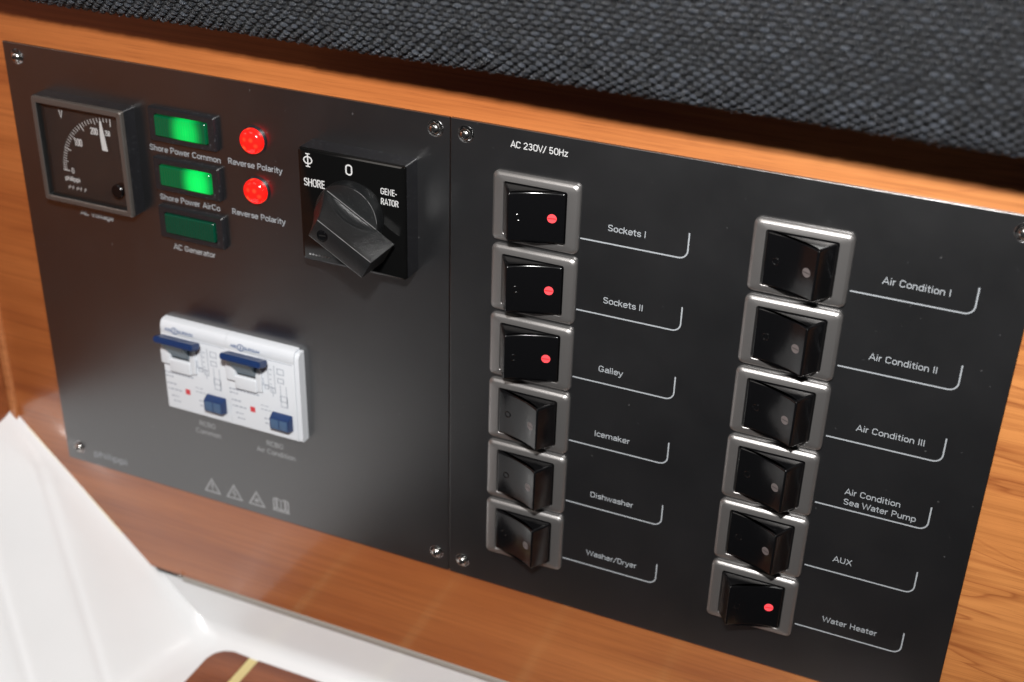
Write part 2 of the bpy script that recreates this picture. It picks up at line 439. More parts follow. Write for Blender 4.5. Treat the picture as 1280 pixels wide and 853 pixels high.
def plate_mesh(x0, x1, z0, z1, holes, thick, r):
    c = bpy.data.curves.new('plate', 'CURVE'); c.dimensions = '2D'; c.fill_mode = 'BOTH'
    bev = 0.14
    def spline(pts):
        s = c.splines.new('POLY'); s.points.add(len(pts) - 1); s.use_cyclic_u = True
        for p, q in zip(s.points, pts): p.co = (q[0], q[1], 0, 1)
    spline([(x0, z0), (x1, z0), (x1, z1), (x0, z1)])
    for hx, hz in holes:
        spline([(hx + r * math.cos(a * math.pi / 18), hz + r * math.sin(a * math.pi / 18)) for a in range(36)])
    c.extrude = thick / 2 - bev; c.bevel_depth = bev; c.bevel_resolution = 1; c.offset = -bev
    o = bpy.data.objects.new('plate', c); C.objects.link(o)
    bpy.context.view_layer.update()
    me = bpy.data.meshes.new_from_object(o.evaluated_get(bpy.context.evaluated_depsgraph_get()))
    bpy.data.objects.remove(o)
    for v_ in me.vertices:
        x, z, h = v_.co; v_.co = P(x, h - thick / 2, z)
    bm = bmesh.new(); bm.from_mesh(me); bmesh.ops.recalc_face_normals(bm, faces=bm.faces[:]); bm.to_mesh(me); bm.free()
    me.materials.clear(); me.materials.append(M_plate)
    me.polygons.foreach_set('use_smooth', [False] * len(me.polygons))
    return me

def sm(a, b_, x):
    q = min(1, max(0, (x - a) / (b_ - a))); return q * q * (3 - 2 * q)

# ------------------------------------------------------------------ setting: wooden front, side wall, gelcoat moulding, teak step
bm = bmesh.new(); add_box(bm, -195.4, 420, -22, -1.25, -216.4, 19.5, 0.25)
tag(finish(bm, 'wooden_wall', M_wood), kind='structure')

side = thing('side_wall', 'reddish cherry side wall of two boards at the left edge, meeting the white moulding', 'wall', (-197, 0, -250))
def sp(o):  # shift a part built in panel coordinates to its parent's frame
    pl = o.parent.location; o.location = Vector(o.location) - pl; return o
for z0, z1 in ((-300, -129.3), (-128.6, 60)):
    sp(box('board', M_wood2, side, -216, -198.7, -22, 200, z0, z1, 0.35))
sp(box('corner_trim', M_trim, side, -198.6, -195.5, -22, 0.4, -163, 60, 0.5, 3))

def smax(a, b_, k):
    q = max(0.0, k - abs(a - b_)) / k
    return max(a, b_) + q * q * k * 0.25
def slope_z(x, h):
    z = -160 - 0.983 * (x + 196) - 0.3 * h
    fade = sm(0, 14, h)
    c = h - 0.71 * (x + 190)
    for c0, dep, w in ((0.0, 0.60, 1.9), (33.6, 0.55, 2.0), (62, 0.5, 2.0)):
        z -= dep * fade * math.exp(-((c - c0) / w) ** 2)
    z += fade * 1.5 * (sm(-26, -2, c) - sm(2, 26, c)) + fade * 1.0 * (sm(8, 31, c) - sm(36, 60, c))
    z += 1.0 * math.exp(-((h + 1.5) / 2.2) ** 2)      # raised rim against the wood
    return z
bm = bmesh.new()
rows = [(-2.5, -214 - k * 1.25) for k in range(19)]
for k in range(1, 9):
    a = math.pi / 2 * k / 8; rows.append((-2.5 + 7.5 * (1 - math.cos(a)), -236.5 - 7.5 * math.sin(a)))
rows += [(5 + k * 1.3, -244.0) for k in range(1, 62)] + [(86 + k * 9, -244.0) for k in range(14)]
xs = [-203 + k * 1.3 for k in range(84)] + [-92 + k * 8 for k in range(64)]
grid = []
for h, zb in rows:
    kk = 0.25 + 7.0 * sm(-222, -243, zb) if False else 0.25 + 7.0 * sm(0, 1, (-222 - zb) / 20)
    ln = []
    for x in xs:
        z = smax(slope_z(x, h), zb, kk); ln.append(bm.verts.new(P(x, h, z)))
    grid.append(ln)
for i in range(len(rows) - 1):
    for j in range(len(xs) - 1):
        if rows[i][0] > 60 and xs[j] > -98: continue
        bm.faces.new((grid[i][j], grid[i][j + 1], grid[i + 1][j + 1], grid[i + 1][j]))
bmesh.ops.remove_doubles(bm, verts=bm.verts[:], dist=0.0002 * U)
bmesh.ops.dissolve_degenerate(bm, edges=bm.edges[:], dist=0.001 * U)
tag(finish(bm, 'moulded_floor', M_gel, smooth=60), kind='structure')

# sealant bead where the moulding meets the wood
bm = bmesh.new()
path = [(-196.5, -159.6), (-190, -165.8), (-180, -175.4), (-168, -187.4), (-155, -200.2), (-146, -209.0), (-138.2, -216.8)]
rings = []
for i, (x, z) in enumerate(path):
    rr = 0.85 + 0.15 * math.sin(i * 2.1)
    rings.append([(x + rr * .7 * math.cos(a * math.pi / 5), -1.2 + rr * math.sin(a * math.pi / 5), z + rr * .7 * math.cos(a * math.pi / 5)) for a in range(10)])
add_loops(bm, rings, True, True)
tag(finish(bm, 'sealant_bead', M_seal, smooth=60), 'thin cream sealant bead slanting down between the wood and the white moulding', 'sealant')

# gasket strip under the wood, with a dark open joint and a small pin at its left end
g_ = thing('gasket_strip', 'thin grey gasket strip under the lower edge of the wood', 'gasket', (-122, 0, -218))
sp(box('strip', M_gasket, g_, -122, 420, -12, -1.0, -218.9, -216.5, 0.3))
sp(box('open_joint', M_dark, g_, -139, -122.1, -12, -2.0, -218.6, -216.5))
bm = bmesh.new(); add_lathe(bm, [(0.9, -3), (0.9, -0.8), (0.6, -0.3), (0.01, -0.2)], -123.0, -216.6, 16)
sp(finish(bm, 'pin', M_steel, g_))

teak = thing('teak_step', 'dark teak step board with a yellow caulked seam at the bottom edge', 'step', (-60, 50, -246))
edge_r = 8
def plank(x0, x1, round_left=False):
    pts = []
    if round_left:
        for k in range(9):
            a = math.radians(180 - 90 * k / 8)
            pts.append((x0 + edge_r + edge_r * math.cos(a), 3.9 + edge_r - edge_r * math.sin(a)))
    else:
        pts.append((x0, 3.9))
    pts += [(x1, 3.9), (x1, 62), (x0, 62)]
    bm = bmesh.new()
    a = [bm.verts.new(P(x, h, -245.5)) for x, h in pts]; b_ = [bm.verts.new(P(x, h, -242.9)) for x, h in pts]
    bm.faces.new(a); bm.faces.new(b_)
    for i in range(len(pts)):
        bm.faces.new((a[i], a[(i + 1) % len(pts)], b_[(i + 1) % len(pts)], b_[i]))
    es = [e for e in bm.edges if e.verts[0] in b_ and e.verts[1] in b_]
    bmesh.ops.bevel(bm, geom=es, offset=0.35 * U, segments=2, affect='EDGES')
    sp(finish(bm, 'plank', M_teak, teak, smooth=40))
plank(-103.6, -88.1, True)
xx = -83.9
sp(box('caulk_strip', M_caulk, teak, -88.05, -83.95, 4.4, 61.6, -245.4, -243.1))
while xx < 420:
    plank(xx, xx + 48); sp(box('caulk_strip', M_caulk, teak, xx + 48.05, xx + 51.95, 4.4, 61.6, -245.4, -243.1)); xx += 52

# ------------------------------------------------------------------ cushion
cush = thing('seat_cushion', 'dark blue-grey woven cushion overhanging the wood above the panels', 'cushion', (60, 10, 20))
sec = [(-6, 22.6), (8, 21.6), (14, 21.0), (18.0, 21.2), (21.0, 22.6), (23.4, 25.2), (25.2, 29), (26.8, 34), (28.2, 41), (28.9, 48), (29.0, 56), (28.0, 65), (25.5, 74), (21, 82), (13, 89), (2, 93.5), (-12, 95), (-60, 95)]
def catmull(pts, n):
    out_ = []
    for i in range(len(pts) - 1):
        p0 = pts[max(i - 1, 0)]; p1 = pts[i]; p2 = pts[i + 1]; p3 = pts[min(i + 2, len(pts) - 1)]
        for k in range(n):
            q = k / n
            out_.append(tuple(0.5 * ((2 * p1[j]) + (-p0[j] + p2[j]) * q + (2 * p0[j] - 5 * p1[j] + 4 * p2[j] - p3[j]) * q * q + (-p0[j] + 3 * p1[j] - 3 * p2[j] + p3[j]) * q ** 3) for j in (0, 1)))
    out_.append(pts[-1]); return out_
cs_ = catmull(sec, 12)
al = [0]
for a, b_ in zip(cs_, cs_[1:]): al.append(al[-1] + math.dist(a, b_))
def cs_at(s):
    import bisect
    i = min(max(bisect.bisect(al, s) - 1, 0), len(al) - 2)
    q = (s - al[i]) / max(1e-6, al[i + 1] - al[i])
    a, b_ = cs_[i], cs_[i + 1]
    d = math.hypot(b_[0] - a[0], b_[1] - a[1]) or 1
    return (a[0] + (b_[0] - a[0]) * q, a[1] + (b_[1] - a[1]) * q), ((b_[0] - a[0]) / d, (b_[1] - a[1]) / d)
def cush_pt(x, s, off=0.0):
    (h, z), (th, tz) = cs_at(s)
    sag = 0.5 * math.sin(x * 0.021 + 1.0) + 0.25 * math.sin(x * 0.07)
    # outward normal of the section (tangent goes up the front): (tz, -th)
    return (x, h + tz * off + 0.8 * math.sin(x * 0.013 + 0.5) + 4.5 + 0.032 * x, z - th * off + 0.5 * sag + 1.2 + 0.0115 * (x + 150))
bm = bmesh.new()
gx = [-260 + k * 8 for k in range(76)]
gs = [al[-1] * k / 60 for k in range(61)]
gg = [[bm.verts.new(P(*cush_pt(x, s, -0.55))) for x in gx] for s in gs]
for i in range(60):
    for j in range(len(gx) - 1):
        bm.faces.new((gg[i][j], gg[i][j + 1], gg[i + 1][j + 1], gg[i + 1][j]))
sp(finish(bm, 'cushion_body', M_backing, cush, smooth=80))

# woven threads: every over-crossing of warp or weft is a small raised loop
PX, PS = 1.72, 1.48
verts, faces, midx = [], [], []
s0, s1 = 8.0, 112.0
nx, ns = int(560 / PX), int((s1 - s0) / PS)
LON, LAT = 8, 5
for j in range(ns):
    for i in range(nx):
        over = (i + j) % 2 == 0
        x = -250 + i * PX + random.gauss(0, 0.10) + 0.35 * math.sin(j * 0.9 + i * .13); s = s0 + j * PS + random.gauss(0, 0.08) + 0.3 * math.sin(i * 0.21 + j * .07)
        if over: ax, as_, up, lift = PX * 0.74, PS * 0.39, 1.0, 0.10
        else: ax, as_, up, lift = PX * 0.34, PS * 0.66, 0.7, -0.42
        ax *= random.uniform(0.88, 1.1); as_ *= random.uniform(0.9, 1.1); up *= random.uniform(0.85, 1.15)
        tw = random.gauss(0, 0.10)
        (h, z), (th, tz) = cs_at(s)
        cx, ch, cz = cush_pt(x, s, lift)
        base_i = len(verts)
        for a in range(LAT):
            lat = (a / LAT) * math.pi / 2 * 1.0 - 0.15
            cl, sl = math.cos(lat), math.sin(lat)
            for k in range(LON):
                lo = 2 * math.pi * k / LON
                u = math.copysign(abs(math.cos(lo)) ** 0.8, math.cos(lo)) * cl; w = math.copysign(abs(math.sin(lo)) ** 0.8, math.sin(lo)) * cl
                uu, ww = u * ax, w * as_
                uu, ww = uu * math.cos(tw) - ww * math.sin(tw), uu * math.sin(tw) + ww * math.cos(tw)
                o_ = sl * up
                verts.append(((cx + uu) * U, -(ch + th * ww + tz * o_) * U, (cz + tz * ww - th * o_) * U))
        verts.append((cx * U, -(ch + tz * up) * U, (cz - th * up) * U))
        for a in range(LAT - 1):
            for k in range(LON):
                k2 = (k + 1) % LON
                faces.append((base_i + a * LON + k, base_i + a * LON + k2, base_i + (a + 1) * LON + k2, base_i + (a + 1) * LON + k))
        tp = base_i + LAT * LON; r0 = base_i + (LAT - 1) * LON
        for k in range(LON): faces.append((r0 + k, r0 + (k + 1) % LON, tp))
        midx += [0 if over else 1] * (LON * LAT)
me = bpy.data.meshes.new('woven_threads'); me.from_pydata(verts, [], faces); me.materials.append(M_thread); me.materials.append(M_warp)
me.polygons.foreach_set('material_index', midx)
me.polygons.foreach_set('use_smooth', [True] * len(me.polygons))
wt = sp(link(me, 'woven_threads', cush)); wt['kind'] = 'stuff'
# loose fibres
verts, faces = [], []
for _ in range(900):
    x = random.uniform(-200, 210); s = random.choice((random.uniform(14, 30), random.uniform(14, 100)))
    (h, z), (th, tz) = cs_at(s)
    p0 = Vector(cush_pt(x, s, 0.5)); nrm = Vector((0, tz, -th)); tan = Vector((random.gauss(0, 1), th * random.gauss(0, 1), tz * random.gauss(0, .6)))
    tan.normalize(); L0 = random.uniform(0.5, 1.3)
    pts = [p0 + tan * L0 * q + nrm * (0.5 * math.sin(q * 3.1) + 0.3 * q) for q in (0, .35, .7, 1)]
    w = 0.055; sd = tan.cross(nrm).normalized() * w
    b0 = len(verts)
    for p in pts:
        for q in (p - sd, p + sd, p + nrm * w): verts.append((q.x * U, -q.y * U, q.z * U))
    for k in range(3):
        a = b0 + k * 3
        for e in range(3): faces.append((a + e, a + (e + 1) % 3, a + 3 + (e + 1) % 3, a + 3 + e))
me = bpy.data.meshes.new('loose_fibres'); me.from_pydata(verts, [], faces)
me.materials.append(mat('pale_fibre', (0.11, 0.115, 0.13), 0.6)[0])
lf = sp(link(me, 'loose_fibres', cush)); lf['kind'] = 'stuff'

# ------------------------------------------------------------------ the two panels
PL = thing('control_panel', 'left dark square panel with voltmeter, indicator lamps, rotary selector and white circuit breakers', 'control panel', (-85.5, -1.2, -171))
PR = thing('control_panel', 'right dark square panel headed AC 230V/ 50Hz with two columns of rocker switches', 'control panel', (85.5, -1.2, -171))
for p_ in (PL, PR): p_['group'] = 'square control panels mounted side by side on the wood'
OL, OR = (-85.5, -1.2, -171), (85.5, -1.2, -171)
def rel(o, a):  # position relative to the panel empty
    return (a[0] - o[0], a[1] - o[1], a[2] - o[2])

def face_plate(root, org, x0, x1, holes):
    me = plate_mesh(x0, x1, -171, 0, holes, 1.2, 2.65)
    me.name = 'face_plate'
    return link(me, 'face_plate', root, (-org[0], -org[1], -org[2]))
hl = [(-165.5, -4.7), (-164.9, -164.8), (-5.0, -4.2), (-4.9, -164.4)]
hr = [(5.2, -4.4), (5.4, -164.8), (165.4, -4.6), (165.2, -164.6)]
face_plate(PL, OL, -171.0, -0.22, hl)
face_plate(PR, OR, 0.22, 170.6, hr)

# screw: countersunk chamfer ring, domed head, six-lobed recess
bm = bmesh.new(); add_lathe(bm, [(1.6, -0.5), (1.95, 0.2), (1.85, 0.75), (1.5, 1.2), (1.0, 1.55), (0.4, 1.66), (0.0001, 1.68)], 0, 0, 36, cap=False)
me_head = bpy.data.meshes.new('screw'); bmesh.ops.remove_doubles(bm, verts=bm.verts[:], dist=1e-7); bmesh.ops.recalc_face_normals(bm, faces=bm.faces[:]); bm.to_mesh(me_head); bm.free()
me_head.materials.append(M_steel); me_head.polygons.foreach_set('use_smooth', [True] * len(me_head.polygons))
bm = bmesh.new(); add_lathe(bm, [(2.72, -0.02), (2.66, 0.03), (1.9, -0.9), (1.2, -1.0)], 0, 0, 36, cap=True)
me_ch = bpy.data.meshes.new('chamfer_ring'); bm.to_mesh(me_ch); bm.free(); me_ch.materials.append(M_chamfer)
me_ch.polygons.foreach_set('use_smooth', [True] * len(me_ch.polygons)); me_ch.set_sharp_from_angle(angle=0.6)
bm = bmesh.new()
star = []
for k in range(24):
    a = 2 * math.pi * k / 24; r = 0.72 + 0.16 * math.cos(6 * a); star.append((r * math.cos(a), r * math.sin(a)))
add_poly(bm, star, 1.3, 1.70)
me_rec = bpy.data.meshes.new('drive_recess'); bmesh.ops.recalc_face_normals(bm, faces=bm.faces[:]); bm.to_mesh(me_rec); bm.free(); me_rec.materials.append(M_dark)
for root, org, hh in ((PL, OL, hl), (PR, OR, hr)):
    for hx, hz in hh:
        s_ = link(me_head, 'screw', root, rel(org, (hx, 0, hz)))
        s_.rotation_euler = (random.uniform(-.06, .06), random.uniform(0, 6), 0)
        link(me_ch, 'chamfer_ring', s_); link(me_rec, 'drive_recess', s_)

# ---- rocker switches
def make_bezel():
    bm = bmesh.new()
    spec = [(14.15, 11.35, 1.9, 0.0), (14.15, 11.35, 1.9, 0.55), (14.08, 11.28, 1.8, 0.85), (13.9, 11.1, 1.75, 1.1), (13.25, 10.45, 1.5, 1.58), (13.0, 10.2, 1.35, 1.68), (10.42, 8.72, 0.9, 1.85), (10.3, 8.6, 0.8, 1.75), (10.3, 8.6, 0.8, 0.05)]
    add_loops(bm, rloops(spec)); return bm
bm = make_bezel(); bmesh.ops.recalc_face_normals(bm, faces=bm.faces[:])
me_bez = bpy.data.meshes.new('rocker_switch'); bm.to_mesh(me_bez); bm.free(); me_bez.materials.append(M_bezel)
me_bez.polygons.foreach_set('use_smooth', [True] * len(me_bez.polygons)); me_bez.set_sharp_from_angle(angle=math.radians(38))
bm = bmesh.new(); add_box(bm, -10.25, 10.25, 0.06, 0.8, -8.55, 8.55)
me_house = bpy.data.meshes.new('switch_housing'); bm.to_mesh(me_house); bm.free(); me_house.materials.append(M_dark)

def make_rocker(flip):
    # profile in x,h for the raised side at +x; flip mirrors it
    prof = [(-9.95, 0.9), (-9.75, 2.35), (-7.4, 2.75), (-4.5, 3.4), (-1.5, 4.35), (1.4, 5.55), (3.9, 6.9), (5.95, 8.35), (10.0, 2.2), (10.05, 0.9)]
    # round the profile's corners
    rp = []
    for i, p in enumerate(prof):
        if i in (1, 7, 8):
            p = Vector(p); q0 = Vector(prof[i - 1]); q1 = Vector(prof[i + 1]); r = 0.6 if i == 7 else 0.4
            d0 = (q0 - p).normalized() * r; d1 = (q1 - p).normalized() * r
            for k in range(5):
                w = k / 4; rp.append(tuple(p + d0 * (1 - w) ** 2 + d1 * w ** 2))
        else: rp.append(p)
    n = len(rp); nor = []
    for i in range(n):
        e0 = (Vector(rp[i]) - Vector(rp[i - 1])).normalized(); e1 = (Vector(rp[(i + 1) % n]) - Vector(rp[i])).normalized()
        v_ = Vector((e0.y + e1.y, -(e0.x + e1.x))); nor.append(v_.normalized() if v_.length > 1e-6 else Vector((0, 0)))
    RR = 0.85
    bm = bmesh.new(); loops = []
    st = [(-8.35 + RR - RR * math.cos(k * math.pi / 12), RR * (1 - math.sin(k * math.pi / 12))) for k in range(7)]
    st = st + [(-z, o_) for z, o_ in st[::-1]]
    for z, off in st:
        ring = []
        for (x, h), nn in zip(rp, nor):
            if h > 1.2: x, h = x + nn.x * off, h + nn.y * off
            zz = z - math.copysign(0.35 * max(h - 2, 0) / 6.3, z)
            ring.append((-x if flip else x, h, zz))
        loops.append(ring)
    add_loops(bm, loops, True, True)
    bmesh.ops.recalc_face_normals(bm, faces=bm.faces[:])
    me = bpy.data.meshes.new('rocker'); bm.to_mesh(me); bm.free(); me.materials.append(M_gloss)
    me.polygons.foreach_set('use_smooth', [True] * len(me.polygons)); me.set_sharp_from_angle(angle=math.radians(40))
    return me
me_rock = {False: make_rocker(False), True: make_rocker(True)}
def prof_h(x, flip):
    p = [(-9.75, 2.35), (-7.4, 2.75), (-4.5, 3.4), (-1.5, 4.35), (1.4, 5.55), (3.9, 6.9), (5.95, 8.35)]
    if flip: x = -x
    for (a, b_), (c, d) in zip(p, p[1:]):
        if x <= c: return b_ + (d - b_) * (x - a) / (c - a), math.atan2(d - b_, c - a) * (-1 if flip else 1)
    return 8, 0

def flat_disc(name, r, m, th=0.08, inner=None, bar=False):
    bm = bmesh.new()
    if bar: add_poly(bm, [(-r, -inner), (r, -inner), (r, inner), (-r, inner)], 0, th)
    elif inner: add_loops(bm, [[(q * math.cos(2 * math.pi * k / 32), h, q * math.sin(2 * math.pi * k / 32)) for k in range(32)] for q, h in ((r, 0), (r, th * .6), ((r + inner) / 2, th), (inner, th * .6), (inner, 0))])
    else: add_poly(bm, [(r * math.cos(2 * math.pi * k / 32), r * math.sin(2 * math.pi * k / 32)) for k in range(32)], 0, th)
    bmesh.ops.recalc_face_normals(bm, faces=bm.faces[:])
    me = bpy.data.meshes.new(name); bm.to_mesh(me); bm.free(); me.materials.append(m); return me
me_on = flat_disc('indicator_window', 1.42, M_ind_on); me_off = flat_disc('indicator_window', 1.38, M_ind_off)
me_bon = flat_disc('indicator_mark', 1.25, M_bar_on, 0.06, 0.14, True); me_boff = flat_disc('indicator_mark', 1.25, M_bar_off, 0.06, 0.12, True)
me_o = flat_disc('zero_mark', 1.15, M_gloss, 0.22, 0.85)

def switch(cx, cz, on, label):
    b_ = link(me_bez, 'rocker_switch', PR, rel(OR, (cx, 0, cz))); b_['label'] = label
    link(me_house, 'switch_housing', b_); link(me_rock[on], 'rocker', b_)
    xi = 6.2 if on else 3.1
    h, a = prof_h(xi, on)
    w = link(me_on if on else me_off, 'indicator_window', b_, (xi, h + 0.0, 0.0)); w.rotation_euler = (0, 0, -a)
    w2 = link(me_bon if on else me_boff, 'indicator_mark', b_, (xi, h + 0.09, 0.0)); w2.rotation_euler = (0, 0, -a)
    xo = -3.4 if on else -6.3
    h, a = prof_h(xo, on)
    w3 = link(me_o, 'zero_mark', b_, (xo, h - 0.02, 0.0)); w3.rotation_euler = (0, 0, -a)

LX, RX = 28.98, 109.26
names_l = [('Sockets I', 1), ('Sockets II', 1), ('Galley', 1), ('Icemaker', 0), ('Dishwasher', 0), ('Washer/Dryer', 0)]
names_r = [('Air Condition I', 0), ('Air Condition II', 0), ('Air Condition III', 0), ('Air Condition\nSea Water Pump', 0), ('AUX', 0), ('Water Heater', 1)]
WID = {'Sockets I': 11.9, 'Sockets II': 12.8, 'Galley': 8.0, 'Icemaker': 12.1, 'Dishwasher': 15.0, 'Washer/Dryer': 17.9, 'Air Condition I': 18.3, 'Air Condition II': 18.9, 'Air Condition III': 19.6, 'AUX': 5.8, 'Water Heater': 17.2}
for k in range(6):
    for cx, y0, names, tx, lx0, lx1 in ((LX, -13.57, names_l, 51.8, 43.4, 76.7), (RX, -13.36, names_r, 132.2, 124.0, 157.35)):
        cz = y0 - 24 * k - 11.35
        nm, on = names[k]
        flat = nm.replace('\n', ' ')
        switch(cx, cz, bool(on), ('lit' if on else 'unlit') + ' rocker switch beside the words ' + flat)
        zl = y0 - 17.2 - 24 * k
        if '\n' in nm:
            a, b_ = nm.split('\n')
            text(a, M_print, PR, tx, zl + 5.45, 0.03, origin=OR, width=16.4, name='lettering')
            text(b_, M_print, PR, tx, zl + 1.75, 0.03, origin=OR, width=21.5, name='lettering')
        else:
            text(nm, M_print, PR, tx, zl + 4.05, 0.03, origin=OR, width=WID[nm], name='lettering')
        bm = bmesh.new(); r = 2.6
        pts = [(lx0, zl)] + [(lx1 - r + r * math.sin(a * math.pi / 12), zl + r - r * math.cos(a * math.pi / 12)) for a in range(7)] + [(lx1, zl + 8.3)]
        add_stroke(bm, pts, 0.44, 0.03)
        finish(bm, 'label_line', M_print, PR, rel(OR, (0, 0, 0)), smooth=0)
text('AC 230V/ 50Hz', M_white_print, PR, 19.9, -5.95, 0.03, origin=OR, width=18.2)

# ---- voltmeter
ml = rel(OL, (-137.0, 0, -34.15))
bm = bmesh.new()
add_loops(bm, rloops([(19.0, 19.1, 0.8, 0.0), (19.0, 19.1, 0.8, 5.6)]))
add_loops(bm, rloops([(19.0, 19.1, 0.8, 5.6), (18.9, 19.0, 0.9, 6.6), (18.5, 18.6, 0.8, 7.0), (17.1, 17.2, 0.5, 7.0), (16.8, 16.9, 0.4, 6.8)]))
meter = finish(bm, 'voltmeter', M_meter, PL, ml, smooth=30)
bm = bmesh.new(); add_loops(bm, rloops([(19.06, 19.16, 0.8, 0.0), (19.06, 19.16, 0.8, 5.5)]))
finish(bm, 'meter_case', M_frame_blk, meter, smooth=30)
bm = bmesh.new(); add_loops(bm, rloops([(16.8, 16.9, 0.4, 6.8), (16.7, 16.8, 0.3, 3.2)]))
finish(bm, 'inner_rim', M_dark, meter, smooth=30)
box('dial', M_dial, meter, -16.75, 16.75, 2.6, 3.3, -16.85, 16.85)
box('cover_glass', M_glass, meter, -16.72, 16.72, 5.4, 5.65, -16.8, 16.8)
piv = (11.6, -9.8)
bm = bmesh.new()
R0 = 22.2
def pol(a, r): return (piv[0] - 1.2 + r * math.cos(math.radians(a)), piv[1] + 2.0 + r * math.sin(math.radians(a)))
ticks = 30
for k in range(ticks + 1):
    q = k / ticks
    a = 180 - 92 * (q ** 1.25)
    big = k % 10 == 0; mid_ = k % 5 == 0
    add_stroke(bm, [pol(a, R0 - (2.8 if big else 2.2 if mid_ else 1.6)), pol(a, R0)], 0.30 if big else 0.20, 3.32)
finish(bm, 'scale_marks', M_white_print, meter, smooth=0)
text('V', M_white_print, meter, -10.4, 11.4, 3.34, cap=2.9, sx=.8)
text('0', M_white_print, meter, -8.4, -8.6, 3.34, cap=2.2)
text('100', M_white_print, meter, -5.6, 2.2, 3.34, cap=2.8, sx=.75)
text('200', M_white_print, meter, 2.2, 7.6, 3.34, cap=2.6, sx=.72)
text('250', M_white_print, meter, 8.4, 8.0, 3.34, cap=2.0, sx=.62)
text('philippi', M_white_print, meter, -11.8, -11.6, 3.34, cap=1.8, width=6.4, bold=0.02)
bm = bmesh.new()
for k, w_ in enumerate((1.3, 0.7, 1.4, 0.6, 0.9)):
    x = -10.8 + k * 1.75
    add_stroke(bm, [(x, -14.0), (x + w_, -14.0)], 0.3, 3.34); add_stroke(bm, [(x, -14.8), (x + w_ * .7, -13.3)], 0.2, 3.34)
finish(bm, 'fine_marks', M_white_print, meter, smooth=0)
bm = bmesh.new()
add_poly(bm, [(7.6, 13.4), (8.15, 13.4), (9.6, 2.9), (7.4, 2.9), (7.15, 8.0)], 4.3, 4.55)
finish(bm, 'needle', M_white_print, meter, smooth=0)
bm = bmesh.new(); add_lathe(bm, [(2.4, 3.3), (2.4, 6.0), (2.1, 6.3), (0.001, 6.3)], 12.8, -10.6, 24, cap=False)
finish(bm, 'zero_adjuster', M_gloss, meter)
text('AC Voltage', M_print_dim, PL, -147.0, -59.9, 0.03, origin=OL, width=14.3)

# ---- green indicator lamps
for k, (cap_, x, w, cz) in enumerate((('Shore Power Common', -113.1, 28.6, -19.2), ('Shore Power AirCo', -111.0, 24.6, -36.9), ('AC Generator', -107.4, 17.4, -54.6))):
    bm = bmesh.new()
    add_loops(bm, rloops([(13.3, 6.05, 0.7, 0.0), (13.3, 6.05, 0.7, 1.5), (12.9, 5.65, 0.6, 2.1), (10.6, 3.95, 0.5, 2.1), (10.4, 3.75, 0.4, 1.0)]))
    lamp = finish(bm, 'indicator_lamp', M_frame_blk, PL, rel(OL, (-97.7, 0, cz)), smooth=35)
    lamp['label'] = ('brightly lit' if k < 2 else 'unlit dark') + ' green indicator lamp above the words ' + cap_
    bm = bmesh.new()
    add_loops(bm, rloops([(10.3, 3.65, 0.4, 0.3), (10.2, 3.55, 0.5, 2.6), (9.8, 3.2, 0.5, 3.0)]), cap1=True)
    finish(bm, 'lens', M_green[k], lamp, smooth=35)
    text(cap_, M_print_dim if k == 2 else M_print, PL, x, (-29.5, -47.2, -65.4)[k], 0.03, origin=OL, width=w)
# ---- red lamps
for k, cz in enumerate((-18.9, -36.4)):
    bm = bmesh.new(); add_lathe(bm, [(4.75, 0.0), (4.75, 0.5), (4.4, 0.9), (4.1, 0.6)], 0, 0, 40, cap=False)
    lamp = finish(bm, 'red_lamp', M_frame_blk, PL, rel(OL, (-70.6, 0, cz)))
    lamp['label'] = 'round glowing red lamp, the ' + ('upper' if k == 0 else 'lower') + ' of the two'
    bm = bmesh.new(); add_lathe(bm, [(4.25, 0.2), (4.3, 1.6), (4.1, 2.3), (3.5, 2.9), (2.4, 3.3), (1.2, 3.5), (0.001, 3.55)], 0, 0, 40, cap=False)
    finish(bm, 'lens', M_red, lamp, smooth=50)
    text('Reverse Polarity', M_print, PL, -81.6, (-29.05, -47.1)[k], 0.03, origin=OL, width=20.9)

# ---- rotary selector
pc = (-30.2, 0, -34.2)
bm = bmesh.new()
add_loops(bm, rloops([(18.95, 19.2, 0.8, 0.0), (18.95, 19.2, 0.8, 7.4), (18.7, 18.95, 0.8, 8.2), (18.2, 18.5, 0.7, 8.5)]), cap1=True)
sel = finish(bm, 'rotary_selector', M_switchplate, PL, rel(OL, pc), smooth=30)
bm = bmesh.new()
add_loops(bm, rloops([(19.0, 19.25, 0.8, 0.0), (19.0, 19.25, 0.8, 7.3)]))
finish(bm, 'selector_body', M_frame_blk, sel, smooth=30)
def ltext(s, x, base, cap, w=None, **k): text(s, M_white_print if s != 'x' else M_print, sel, x - pc[0], base - pc[2], 8.53, cap=cap, width=w, **k)
ltext('0', -32.1, -21.1, 3.7, 2.6, bold=0.008)
ltext('SHORE', -47.2, -27.3, 2.75, 7.6)
ltext('GENE-', -19.7, -25.2, 2.2, 5.7)
ltext('RATOR', -19.7, -28.6, 2.2, 6.2)
bm = bmesh.new()
cx, cz = -45.3 - pc[0], -18.6 - pc[2]
add_stroke(bm, [(cx + 1.45 * math.cos(a * math.pi / 12), cz + 1.15 * math.sin(a * math.pi / 12)) for a in range(24)], 0.42, 8.53, closed=True)
add_stroke(bm, [(cx, cz - 2.1), (cx, cz + 2.1)], 0.42, 8.56)
add_stroke(bm, [(cx - .8, cz - 2.1), (cx + .8, cz - 2.1)], 0.35, 8.53); add_stroke(bm, [(cx - .8, cz + 2.1), (cx + .8, cz + 2.1)], 0.35, 8.53)
finish(bm, 'phase_symbol', M_white_print, sel, smooth=0)
bm = bmesh.new()
for k in range(7): add_stroke(bm, [(-16.3 + k * 1.15, -16.9), (-15.6 + k * 1.15, -16.9 + 0.2 * (k % 2))], 0.5, 8.53)
